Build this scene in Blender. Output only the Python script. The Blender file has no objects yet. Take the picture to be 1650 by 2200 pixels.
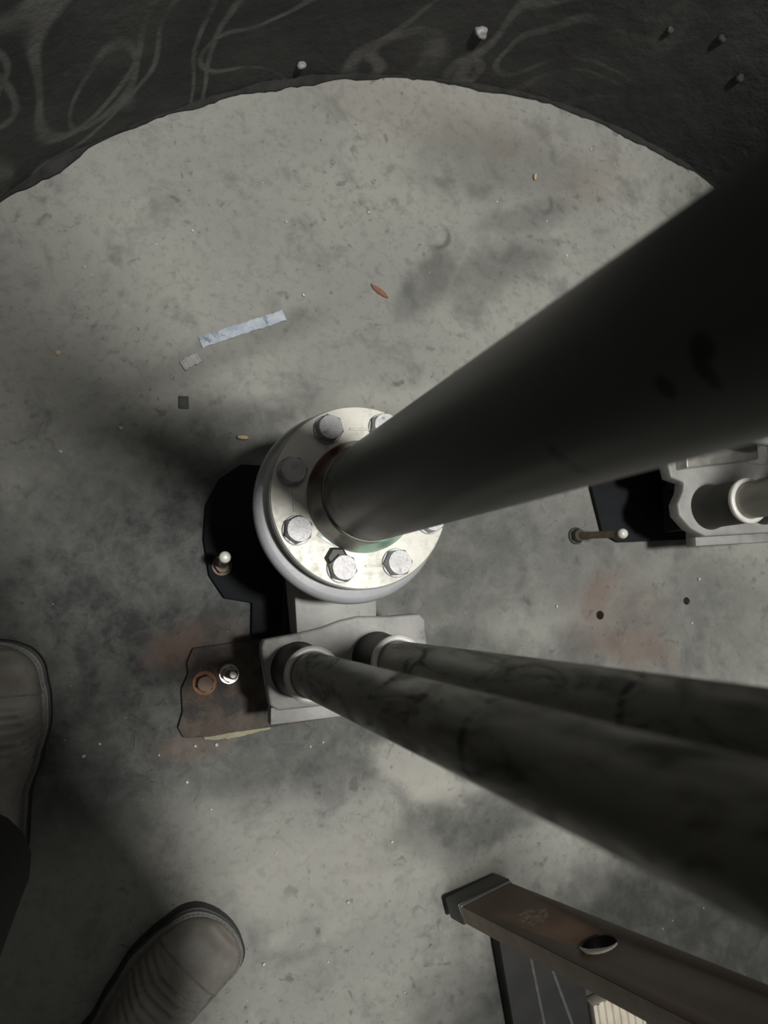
import bpy, bmesh, math, random
from mathutils import Vector, Matrix, noise
random.seed(7)
PI = math.pi
S = bpy.context.scene
COL = S.collection

# ------------------------------------------------------------------ camera
CAM_H = 1.17
cam_d = bpy.data.cameras.new('camera'); cam = bpy.data.objects.new('camera', cam_d); COL.objects.link(cam)
cam_d.sensor_fit = 'VERTICAL'; cam_d.sensor_height = 36.0
cam_d.lens = 36.0 * 1650.0 / 2200.0            # focal length 1650 px on a 1650x2200 frame
cam_d.clip_start = 0.02
Rm = Matrix(((0.949391, -0.038354, -0.311745), (0.0, 0.992517, -0.122110), (0.314096, 0.115930, 0.942287)))
# rows are the world axes in camera coordinates
M = Matrix.Identity(4)
for i in range(3):
    for j in range(3):
        M[i][j] = Rm[i][j]
M.translation = (0, 0, CAM_H)
cam.matrix_world = M
S.camera = cam
cam_d.dof.use_dof = True; cam_d.dof.focus_distance = 1.0; cam_d.dof.aperture_fstop = 5.0

# ------------------------------------------------------------------ world, light, exposure
W = bpy.data.worlds.new('world'); S.world = W; W.use_nodes = True
W.node_tree.nodes['Background'].inputs[0].default_value = (0.62, 0.66, 0.70, 1)
W.node_tree.nodes['Background'].inputs[1].default_value = 0.05
S.view_settings.view_transform = 'Standard'; S.view_settings.look = 'None'
S.view_settings.gamma = 1.0; S.view_settings.use_curve_mapping = False
S.view_settings.exposure = 0.0
CEIL = 3.95
HATCH = (0.66, -0.06)
ld = bpy.data.lights.new('hatch_daylight', 'AREA'); ld.shape = 'DISK'; ld.size = 0.34
ld.energy = 114.0; ld.color = (1.0, 0.985, 0.945)
lo = bpy.data.objects.new('hatch_daylight', ld); COL.objects.link(lo); lo.location = (HATCH[0], HATCH[1], CEIL + 0.03)

# ------------------------------------------------------------------ helpers
def finish(name, bm, mat, parent=None, loc=None, smooth=True, angle=35):
    me = bpy.data.meshes.new(name); bmesh.ops.recalc_face_normals(bm, faces=bm.faces[:]); bm.to_mesh(me); bm.free()
    return link(name, me, mat, parent, loc, smooth, angle)
def link(name, me, mat, parent=None, loc=None, smooth=True, angle=35):
    if mat: me.materials.clear(); me.materials.append(mat)
    if smooth:
        for p in me.polygons: p.use_smooth = True
        try: me.set_sharp_from_angle(angle=math.radians(angle))
        except Exception: pass
    o = bpy.data.objects.new(name, me); COL.objects.link(o)
    if parent: o.parent = parent
    if loc: o.location = loc
    return o
def tag(o, label=None, cat=None, group=None, kind=None):
    if label: o['label'] = label
    if cat: o['category'] = cat
    if group: o['group'] = group
    if kind: o['kind'] = kind
    return o
def thing(name, label, cat, loc=(0, 0, 0), rz=0, group=None):
    o = bpy.data.objects.new(name, None); COL.objects.link(o); o.location = loc; o.rotation_euler = (0, 0, rz)
    o.empty_display_size = 0.05
    return tag(o, label, cat, group)
def lathe(bm, prof, seg=64, c=(0, 0, 0), closed=True):
    """revolve a closed (r,z) profile about z"""
    rings = []
    for k in range(seg):
        a = 2 * PI * k / seg
        rings.append([bm.verts.new((c[0] + r * math.cos(a), c[1] + r * math.sin(a), c[2] + z)) for r, z in prof])
    n = len(prof)
    for k in range(seg):
        A, B = rings[k], rings[(k + 1) % seg]
        for i in range(n if closed else n - 1):
            j = (i + 1) % n
            bm.faces.new((A[i], B[i], B[j], A[j]))
    return bm
def disc_prof(r0, r1, z0, z1, b=0.002):
    return [(r0, z0), (r1 - b, z0), (r1, z0 + b), (r1, z1 - b), (r1 - b, z1), (r0, z1)]
def solid(bm, prof, seg=48, c=(0, 0, 0)):
    """revolve an open profile and cap both ends"""
    rings = []
    for r, z in prof:
        rings.append([bm.verts.new((c[0] + r * math.cos(2 * PI * k / seg), c[1] + r * math.sin(2 * PI * k / seg), c[2] + z)) for k in range(seg)])
    for A, B in zip(rings[:-1], rings[1:]):
        for k in range(seg):
            bm.faces.new((A[k], A[(k + 1) % seg], B[(k + 1) % seg], B[k]))
    bm.faces.new(rings[0][::-1]); bm.faces.new(rings[-1])
    return bm
def prism(bm, pts, z0, z1, bev=0.0, seg=2):
    t = bmesh.new()
    lo_ = [t.verts.new((x, y, z0)) for x, y in pts]; hi = [t.verts.new((x, y, z1)) for x, y in pts]
    n = len(pts)
    t.faces.new(lo_[::-1]); t.faces.new(hi)
    for i in range(n): t.faces.new((lo_[i], lo_[(i + 1) % n], hi[(i + 1) % n], hi[i]))
    bmesh.ops.recalc_face_normals(t, faces=t.faces[:])
    if bev:
        bmesh.ops.bevel(t, geom=t.edges[:], offset=bev, segments=seg, affect='EDGES', profile=0.6)
    m = bpy.data.meshes.new('tmp'); t.to_mesh(m); t.free(); bm.from_mesh(m); bpy.data.meshes.remove(m)
    return bm
def box(bm, c, s, bev=0.0, rot=None):
    n0 = len(bm.verts)
    prism(bm, [(-s[0] / 2, -s[1] / 2), (s[0] / 2, -s[1] / 2), (s[0] / 2, s[1] / 2), (-s[0] / 2, s[1] / 2)], -s[2] / 2, s[2] / 2, bev)
    bm.verts.ensure_lookup_table()
    for v in bm.verts[n0:]:
        v.co = (rot @ v.co if rot else v.co) + Vector(c)
    return bm
def tube(bm, pts, r, seg=10, closed=False):
    pts = [Vector(p) for p in pts]; rings = []
    n = len(pts)
    for i, p in enumerate(pts):
        d = (pts[(i + 1) % n] - pts[i - 1]) if closed else (pts[min(i + 1, n - 1)] - pts[max(i - 1, 0)])
        d.normalize()
        up = Vector((0, 0, 1)) if abs(d.z) < 0.9 else Vector((1, 0, 0))
        a = d.cross(up).normalized(); b = d.cross(a)
        rr = r[i] if isinstance(r, (list, tuple)) else r
        rings.append([bm.verts.new(p + a * rr * math.cos(2 * PI * k / seg) + b * rr * math.sin(2 * PI * k / seg)) for k in range(seg)])
    for i in range(n if closed else n - 1):
        A, B = rings[i], rings[(i + 1) % n]
        for k in range(seg): bm.faces.new((A[k], A[(k + 1) % seg], B[(k + 1) % seg], B[k]))
    if not closed:
        bm.faces.new(rings[0][::-1]); bm.faces.new(rings[-1])
    return bm
def boolean(o, cutter):
    md = o.modifiers.new('b', 'BOOLEAN'); md.operation = 'DIFFERENCE'; md.object = cutter; md.solver = 'EXACT'
    dg = bpy.context.evaluated_depsgraph_get()
    me = bpy.data.meshes.new_from_object(o.evaluated_get(dg)); old = o.data
    o.modifiers.clear(); o.data = me; bpy.data.meshes.remove(old); bpy.data.objects.remove(cutter)
def apply_mods(o):
    dg = bpy.context.evaluated_depsgraph_get(); me = bpy.data.meshes.new_from_object(o.evaluated_get(dg))
    o.modifiers.clear(); o.data = me
    for p in me.polygons: p.use_smooth = True

# ------------------------------------------------------------------ materials
class NT:
    def __init__(s, name, rough=0.6, metal=0.0, spec=0.5):
        s.m = bpy.data.materials.new(name); s.m.use_nodes = True; s.t = s.m.node_tree
        s.b = s.t.nodes['Principled BSDF']; s.b.inputs['Roughness'].default_value = rough
        s.b.inputs['Metallic'].default_value = metal; s.b.inputs['Specular IOR Level'].default_value = spec
        s._pos = None
    def n(s, typ, **kw):
        nd = s.t.nodes.new(typ)
        for k, v in kw.items(): setattr(nd, k, v)
        return nd
    def l(s, a, b): s.t.links.new(a, b)
    def setin(s, sock, v):
        if hasattr(v, 'is_output') or isinstance(v, bpy.types.NodeSocket): s.l(v, sock)
        else: sock.default_value = v
    def pos(s):
        if s._pos is None: s._pos = s.n('ShaderNodeNewGeometry').outputs['Position']
        return s._pos
    def obj(s): return s.n('ShaderNodeTexCoord').outputs['Object']
    def mapping(s, v, loc=(0, 0, 0), rot=(0, 0, 0), sc=(1, 1, 1), typ='POINT'):
        m = s.n('ShaderNodeMapping', vector_type=typ); s.l(v, m.inputs[0])
        m.inputs['Location'].default_value = loc; m.inputs['Rotation'].default_value = rot; m.inputs['Scale'].default_value = sc
        return m.outputs[0]
    def noise(s, v, sc, det=4, rough=0.55, dist=0.0):
        n = s.n('ShaderNodeTexNoise'); s.l(v, n.inputs['Vector']); n.inputs['Scale'].default_value = sc
        n.inputs['Detail'].default_value = det; n.inputs['Roughness'].default_value = rough; n.inputs['Distortion'].default_value = dist
        return n.outputs['Fac']
    def vor(s, v, sc, out='Distance', feature='F1', rnd=1.0):
        n = s.n('ShaderNodeTexVoronoi', feature=feature); s.l(v, n.inputs['Vector']); n.inputs['Scale'].default_value = sc
        n.inputs['Randomness'].default_value = rnd
        return n.outputs[out]
    def math(s, op, a, b=None, c=None, clamp=False):
        n = s.n('ShaderNodeMath', operation=op, use_clamp=clamp); s.setin(n.inputs[0], a)
        if b is not None: s.setin(n.inputs[1], b)
        if c is not None: s.setin(n.inputs[2], c)
        return n.outputs[0]
    def ramp(s, v, a, b, o0=0.0, o1=1.0):
        n = s.n('ShaderNodeMapRange', interpolation_type='SMOOTHSTEP'); s.setin(n.inputs['Value'], v)
        n.inputs['From Min'].default_value = a; n.inputs['From Max'].default_value = b
        n.inputs['To Min'].default_value = o0; n.inputs['To Max'].default_value = o1
        return n.outputs[0]
    def mix(s, f, a, b):
        n = s.n('ShaderNodeMix', data_type='RGBA'); s.setin(n.inputs[0], f)
        for sock, v in ((n.inputs[6], a), (n.inputs[7], b)):
            if isinstance(v, tuple): sock.default_value = (v[0], v[1], v[2], 1)
            else: s.l(v, sock)
        return n.outputs[2]
    def blob(s, c, r, rot=0.0, edge=0.35, warp=0.6, wsc=9.0, v=None):
        """1 inside a ragged ellipse about world point c (xy or xyz), 0 outside"""
        v = v or s.pos()
        c3 = tuple(c) + (0,) * (3 - len(c)); r3 = tuple(r) + (1e6,) * (3 - len(r))
        m = s.mapping(v, c3, (0, 0, rot), r3, 'TEXTURE')
        n = s.n('ShaderNodeVectorMath', operation='LENGTH'); s.l(m, n.inputs[0])
        d = n.outputs['Value']
        if warp: d = s.math('ADD', d, s.math('MULTIPLY', s.math('SUBTRACT', s.noise(v, wsc, 4, 0.6), 0.5), warp * 2))
        return s.ramp(d, 1 + edge / 2, 1 - edge / 2)
    def color(s, v): s.setin(s.b.inputs['Base Color'], v if not isinstance(v, tuple) else (v[0], v[1], v[2], 1))
    def rough(s, v): s.setin(s.b.inputs['Roughness'], v)
    def bump(s, h, strength=0.3, dist=0.002):
        n = s.n('ShaderNodeBump'); n.inputs['Strength'].default_value = strength; n.inputs['Distance'].default_value = dist
        s.l(h, n.inputs['Height']); s.l(n.outputs[0], s.b.inputs['Normal'])

def mat_concrete():
    t = NT('concrete_floor', 0.82, 0, 0.3); p = t.pos()
    big = t.noise(p, 3.2, 5, 0.55); mid = t.noise(p, 13, 6, 0.62, 0.4); fine = t.noise(p, 70, 5, 0.7)
    base = t.mix(t.ramp(big, 0.32, 0.68), (0.318, 0.318, 0.292), (0.395, 0.392, 0.352))
    base = t.mix(t.ramp(mid, 0.50, 0.70, 0, 0.75), base, (0.205, 0.206, 0.196))
    base = t.mix(t.ramp(mid, 0.36, 0.24, 0, 0.55), base, (0.48, 0.475, 0.425))
    base = t.mix(t.ramp(fine, 0.48, 0.70, 0, 0.5), base, (0.21, 0.21, 0.20))
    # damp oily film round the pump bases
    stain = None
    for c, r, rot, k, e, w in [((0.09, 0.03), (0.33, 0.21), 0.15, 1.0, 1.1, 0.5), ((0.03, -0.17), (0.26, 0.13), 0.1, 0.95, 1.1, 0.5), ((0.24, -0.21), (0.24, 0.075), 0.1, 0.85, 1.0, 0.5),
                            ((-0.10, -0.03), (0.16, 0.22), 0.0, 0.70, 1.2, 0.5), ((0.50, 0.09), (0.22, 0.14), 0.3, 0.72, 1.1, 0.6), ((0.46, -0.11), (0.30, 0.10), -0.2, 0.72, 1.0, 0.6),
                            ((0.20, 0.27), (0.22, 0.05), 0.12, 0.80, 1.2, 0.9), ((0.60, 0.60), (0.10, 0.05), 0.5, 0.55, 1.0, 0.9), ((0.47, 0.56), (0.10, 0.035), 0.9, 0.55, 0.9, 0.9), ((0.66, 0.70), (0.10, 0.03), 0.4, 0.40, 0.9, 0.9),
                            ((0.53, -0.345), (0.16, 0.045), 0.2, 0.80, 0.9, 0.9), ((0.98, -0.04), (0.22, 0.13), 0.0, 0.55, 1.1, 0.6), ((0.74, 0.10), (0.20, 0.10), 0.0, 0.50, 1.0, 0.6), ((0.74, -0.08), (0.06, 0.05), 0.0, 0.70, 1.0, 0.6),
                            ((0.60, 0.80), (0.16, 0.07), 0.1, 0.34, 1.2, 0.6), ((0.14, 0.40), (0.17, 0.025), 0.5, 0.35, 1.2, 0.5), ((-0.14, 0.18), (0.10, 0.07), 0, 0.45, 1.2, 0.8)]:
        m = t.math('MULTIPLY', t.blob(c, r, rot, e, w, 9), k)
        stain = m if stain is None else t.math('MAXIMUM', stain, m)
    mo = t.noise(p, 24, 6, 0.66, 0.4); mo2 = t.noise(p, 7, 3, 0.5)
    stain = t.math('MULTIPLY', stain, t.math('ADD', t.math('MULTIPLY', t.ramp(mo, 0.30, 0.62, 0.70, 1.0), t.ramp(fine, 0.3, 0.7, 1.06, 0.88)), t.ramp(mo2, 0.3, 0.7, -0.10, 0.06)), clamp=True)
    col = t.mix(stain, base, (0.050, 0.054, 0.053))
    shade_patch = t.blob((0.98, -0.66), (0.50, 0.24), -0.08, 0.7, 0.55, 5)  # cast shadow over the lower-right floor, painted into the colour
    col = t.mix(t.math('MULTIPLY', shade_patch, t.ramp(mo, 0.3, 0.65, 0.86, 0.98)), col, (0.040, 0.041, 0.039))
    # rust wash
    rust = None
    for c, r, rot, k in [((0.785, 0.02), (0.05, 0.03), 0.9, 0.55), ((0.84, -0.065), (0.09, 0.035), -0.2, 0.5), ((0.82, -0.02), (0.10, 0.07), 0, 0.25), ((0.075, -0.06), (0.045, 0.03), 0.3, 0.8), ((0.09, -0.20), (0.05, 0.02), 0.08, 0.4), ((0.13, -0.03), (0.04, 0.02), 0.08, 0.25),
                         ((0.62, 0.83), (0.05, 0.02), 0.2, 0.25), ((0.80, 0.80), (0.08, 0.05), 0.6, 0.22), ((0.50, 0.86), (0.20, 0.05), 0, 0.16)]:
        m = t.math('MULTIPLY', t.blob(c, r, rot, 1.2, 0.8, 22), k); rust = m if rust is None else t.math('MAXIMUM', rust, m)
    col = t.mix(rust, col, (0.20, 0.135, 0.105))
    # lime skin of the rough patch, and pale laitance
    pale = None
    for c, r, rot, k in [((0.27, -0.475), (0.075, 0.020), 0.1, 0.26), ((0.44, -0.255), (0.08, 0.035), -0.5, 0.55), ((0.37, 0.31), (0.14, 0.05), 0.2, 0.35), ((0.30, -0.40), (0.20, 0.06), 0.1, 0.22), ((0.165, -0.186), (0.05, 0.006), 0.1, 0.0)]:
        m = t.math('MULTIPLY', t.blob(c, r, rot, 0.6, 0.7, 18), k); pale = m if pale is None else t.math('MAXIMUM', pale, m)
    col = t.mix(pale, col, (0.54, 0.53, 0.47))
    # scabs: ragged dark smudges of several sizes, thinned out by a slow field, and a few light grains
    fld = t.ramp(t.noise(p, 4.5, 2), 0.40, 0.60, 0.3, 1.0)
    d1 = t.ramp(t.noise(t.mapping(p, (1.3, 4.1, 0)), 40, 3, 0.5, 0.6), 0.60, 0.74); d2 = t.ramp(t.noise(t.mapping(p, (7.7, 2.2, 0)), 22, 4, 0.55, 0.4), 0.60, 0.78); d3 = t.ramp(t.noise(t.mapping(p, (3.7, 9.2, 0)), 95, 2, 0.5), 0.66, 0.78)
    dark = t.math('MULTIPLY', t.math('MAXIMUM', d1, t.math('MAXIMUM', d2, d3)), fld)
    col = t.mix(t.math('MULTIPLY', dark, 0.55), col, (0.085, 0.086, 0.08))
    lite = t.ramp(t.noise(t.mapping(p, (5.1, 0.2, 0)), 150, 1, 0.5), 0.78, 0.84)
    col = t.mix(t.math('MULTIPLY', lite, 0.5), col, (0.60, 0.59, 0.54))
    # crescent tool prints
    for c, r, k in (((0.489, 0.636), 0.020, 0.6), ((0.702, 0.735), 0.016, 0.45)):
        a = t.blob(c, (r, r * 1.25), -0.3, 0.5, 0.5, 45); b_ = t.blob((c[0] - 0.007, c[1] + 0.006), (r * 0.95, r * 1.2), -0.3, 0.5, 0.4, 45)
        col = t.mix(t.math('MULTIPLY', t.math('MULTIPLY', a, t.math('SUBTRACT', 1.0, b_)), k), col, (0.06, 0.06, 0.056))
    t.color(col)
    t.rough(t.ramp(stain, 0.0, 0.9, 0.85, 0.62))
    h = t.math('ADD', t.math('MULTIPLY', mid, 1.0), t.math('MULTIPLY', fine, 0.35)); h = t.math('SUBTRACT', h, t.math('MULTIPLY', dark, 0.5))
    t.bump(h, 0.55, 0.004)
    return t.m
def mat_wall():
    t = NT('bitumen_wall', 0.72, 0, 0.3); p = t.pos()
    n = t.noise(p, 5, 5, 0.6); f = t.noise(p, 45, 5, 0.7)
    col = t.mix(t.ramp(n, 0.3, 0.7), (0.033, 0.034, 0.035), (0.060, 0.060, 0.057))
    col = t.mix(t.ramp(f, 0.55, 0.8, 0, 0.5), col, (0.09, 0.09, 0.082))
    # pale rubbed loops left by a trowel: contour lines of a slow noise
    warp = t.mapping(p, (3.1, 1.7, 0.4), (0.3, 0.2, 0), (1, 1, 1.0))
    loops = None
    for sc, lv, w in ((4.2, 0.50, 0.030), (4.2, 0.61, 0.022), (5.4, 0.43, 0.024)):
        c = t.noise(warp, sc, 0.4, 0.3, 0.3); d = t.math('ABSOLUTE', t.math('SUBTRACT', c, lv))
        m = t.ramp(d, w, w * 0.25); loops = m if loops is None else t.math('MAXIMUM', loops, m)
    loops = t.math('MULTIPLY', loops, t.ramp(t.noise(p, 9, 3), 0.34, 0.60, 0.1, 0.75))
    loops = t.math('MULTIPLY', loops, t.blob((0.15, 0.8, 0.2), (0.62, 0.5, 0.6), 0, 0.6, 0.2, 3))
    col = t.mix(loops, col, (0.165, 0.165, 0.15))
    t.color(col)
    rough_zone = t.ramp(p_sep(t, p, 0), 0.85, 1.25, 0.45, 1.6)
    t.bump(t.math('ADD', t.math('MULTIPLY', t.noise(p, 28, 5, 0.65), rough_zone), t.math('MULTIPLY', n, 0.4)), 0.8, 0.012)
    return t.m
def p_sep(t, p, i):
    s = t.n('ShaderNodeSeparateXYZ'); t.l(p, s.inputs[0]); return s.outputs[i]
def mat_simple(name, c0, c1, rough=0.5, metal=0.0, sc=20, spec=0.5, bump=0.2, bd=0.001, grime=None, gsc=8, glo=0.5, ghi=0.7, rough2=None):
    t = NT(name, rough, metal, spec); p = t.pos()
    n = t.noise(p, sc, 5, 0.6)
    col = t.mix(t.ramp(n, 0.3, 0.7), c0, c1)
    if grime:
        g = t.ramp(t.noise(p, gsc, 6, 0.65, 0.5), glo, ghi, 0, 0.85); col = t.mix(g, col, grime)
        if rough2: t.rough(t.ramp(g, 0, 0.85, rough, rough2))
    t.color(col)
    if bump: t.bump(t.noise(p, sc * 5, 4, 0.6), bump, bd)
    return t.m
def mat_main_pipe():
    t = NT('painted_steel_pipe', 0.42, 0.0, 0.45); p = t.pos()
    st = t.mapping(p, sc=(1, 1, 0.25))
    n = t.noise(st, 9, 5, 0.6); f = t.noise(p, 60, 4, 0.6)
    col = t.mix(t.ramp(n, 0.3, 0.75), (0.105, 0.106, 0.100), (0.165, 0.166, 0.152))
    # rubbed pale foot just above the weld, with scale and old primer
    z = p_sep(t, p, 2)
    foot = t.math('MULTIPLY', t.ramp(z, 0.44, 0.34), t.ramp(t.noise(p, 38, 5, 0.65, 0.8), 0.40, 0.60))
    col = t.mix(t.math('MULTIPLY', foot, 0.75), col, (0.38, 0.36, 0.31))
    for c, r in [((0.233, 0.081, 0.796), (0.018, 0.018, 0.006)), ((0.217, 0.093, 0.902), (0.006, 0.006, 0.005)), ((0.216, 0.093, 0.926), (0.010, 0.010, 0.004)), ((0.211, 0.102, 0.931), (0.006, 0.006, 0.006))]:
        col = t.mix(t.math('MULTIPLY', t.blob(c, r, 0, 0.5, 0.5, 60), 0.8), col, (0.02, 0.02, 0.019))
    t.color(col); t.rough(t.ramp(n, 0.3, 0.7, 0.36, 0.5)); t.bump(f, 0.08, 0.0006)
    return t.m
def mat_rail():
    t = NT('weathered_galvanised_rail', 0.55, 0.25, 0.4); p = t.pos()
    st = t.mapping(p, sc=(1, 1, 0.35))
    n = t.noise(st, 16, 6, 0.65, 0.4); g = t.noise(st, 34, 6, 0.7, 1.0); b = t.noise(st, 7, 4, 0.6)
    col = t.mix(t.ramp(n, 0.3, 0.7), (0.27, 0.27, 0.235), (0.40, 0.39, 0.34))
    col = t.mix(t.ramp(g, 0.50, 0.70, 0, 0.8), col, (0.065, 0.065, 0.056))
    col = t.mix(t.ramp(b, 0.58, 0.78, 0, 0.5), col, (0.20, 0.14, 0.095))
    ring = t.math('MULTIPLY', t.ramp(t.math('ABSOLUTE', t.math('SUBTRACT', p_sep(t, p, 2), 0.746)), 0.007, 0.002), t.ramp(g, 0.42, 0.55))
    col = t.mix(t.math('MULTIPLY', ring, 0.85), col, (0.03, 0.03, 0.027))
    t.color(col); t.rough(t.ramp(g, 0.4, 0.7, 0.42, 0.75)); t.bump(g, 0.3, 0.0012)
    return t.m
def mat_flange():
    t = NT('zinc_flange', 0.42, 0.15, 0.5); p = t.pos()
    n = t.noise(p, 14, 5, 0.6); f = t.noise(p, 55, 5, 0.65)
    col = t.mix(t.ramp(n, 0.3, 0.7), (0.62, 0.61, 0.545), (0.76, 0.745, 0.67))
    col = t.mix(t.ramp(f, 0.55, 0.78, 0, 0.55), col, (0.40, 0.385, 0.34))
    g = t.math('MULTIPLY', t.ramp(t.noise(p, 22, 5, 0.7, 0.6), 0.58, 0.74), 0.5)
    col = t.mix(g, col, (0.30, 0.27, 0.22))
    t.color(col); t.rough(t.ramp(f, 0.3, 0.7, 0.34, 0.55)); t.bump(f, 0.15, 0.0008)
    return t.m
def mat_hub():
    t = NT('primed_weld_neck', 0.35, 0.4, 0.5); p = t.pos()
    col = t.mix(t.ramp(t.noise(p, 30, 5, 0.6), 0.3, 0.7), (0.36, 0.345, 0.30), (0.20, 0.195, 0.175))
    col = t.mix(t.math('MULTIPLY', t.blob((0.292, 0.072, 0.31), (0.045, 0.02, 0.03), 0.1, 0.25, 0.2, 40), 0.95), col, (0.46, 0.72, 0.58))
    col = t.mix(t.math('MULTIPLY', t.blob((0.205, 0.170, 0.315), (0.012, 0.045, 0.03), -0.75, 0.7, 0.3, 40), 0.95), col, (0.13, 0.022, 0.018))
    t.color(col); t.bump(t.noise(p, 120, 3), 0.3, 0.001)
    return t.m
def mat_boot():
    t = NT('dusty_leather', 0.62, 0, 0.35); p = t.pos()
    n = t.noise(p, 18, 5, 0.6); f = t.noise(p, 140, 4, 0.6)
    col = t.mix(t.ramp(n, 0.3, 0.7), (0.27, 0.245, 0.215), (0.40, 0.385, 0.35))
    col = t.mix(t.ramp(t.noise(p, 45, 5, 0.7, 0.8), 0.58, 0.78, 0, 0.55), col, (0.085, 0.08, 0.075))
    t.color(col); t.bump(t.math('ADD', f, t.math('MULTIPLY', n, 0.8)), 0.35, 0.0015)
    return t.m
def mat_bar():
    t = NT('brown_enamel_bar', 0.55, 0.0, 0.45); o = t.pos()
    n = t.noise(o, 12, 5, 0.6)
    col = t.mix(t.ramp(n, 0.3, 0.7), (0.105, 0.068, 0.047), (0.150, 0.098, 0.068))
    col = t.mix(t.ramp(t.noise(o, 50, 5, 0.7), 0.58, 0.8, 0, 0.5), col, (0.07, 0.05, 0.04))
    mark = t.math('MULTIPLY', t.blob((0.535, -0.413, 0.19), (0.02, 0.02, 0.03), 0, 0.3, 0.6, 70), t.ramp(t.noise(o, 160, 2), 0.45, 0.6))
    col = t.mix(t.math('MULTIPLY', mark, 0.5), col, (0.26, 0.26, 0.20))
    t.color(col); t.bump(n, 0.1, 0.001)
    return t.m

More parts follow.
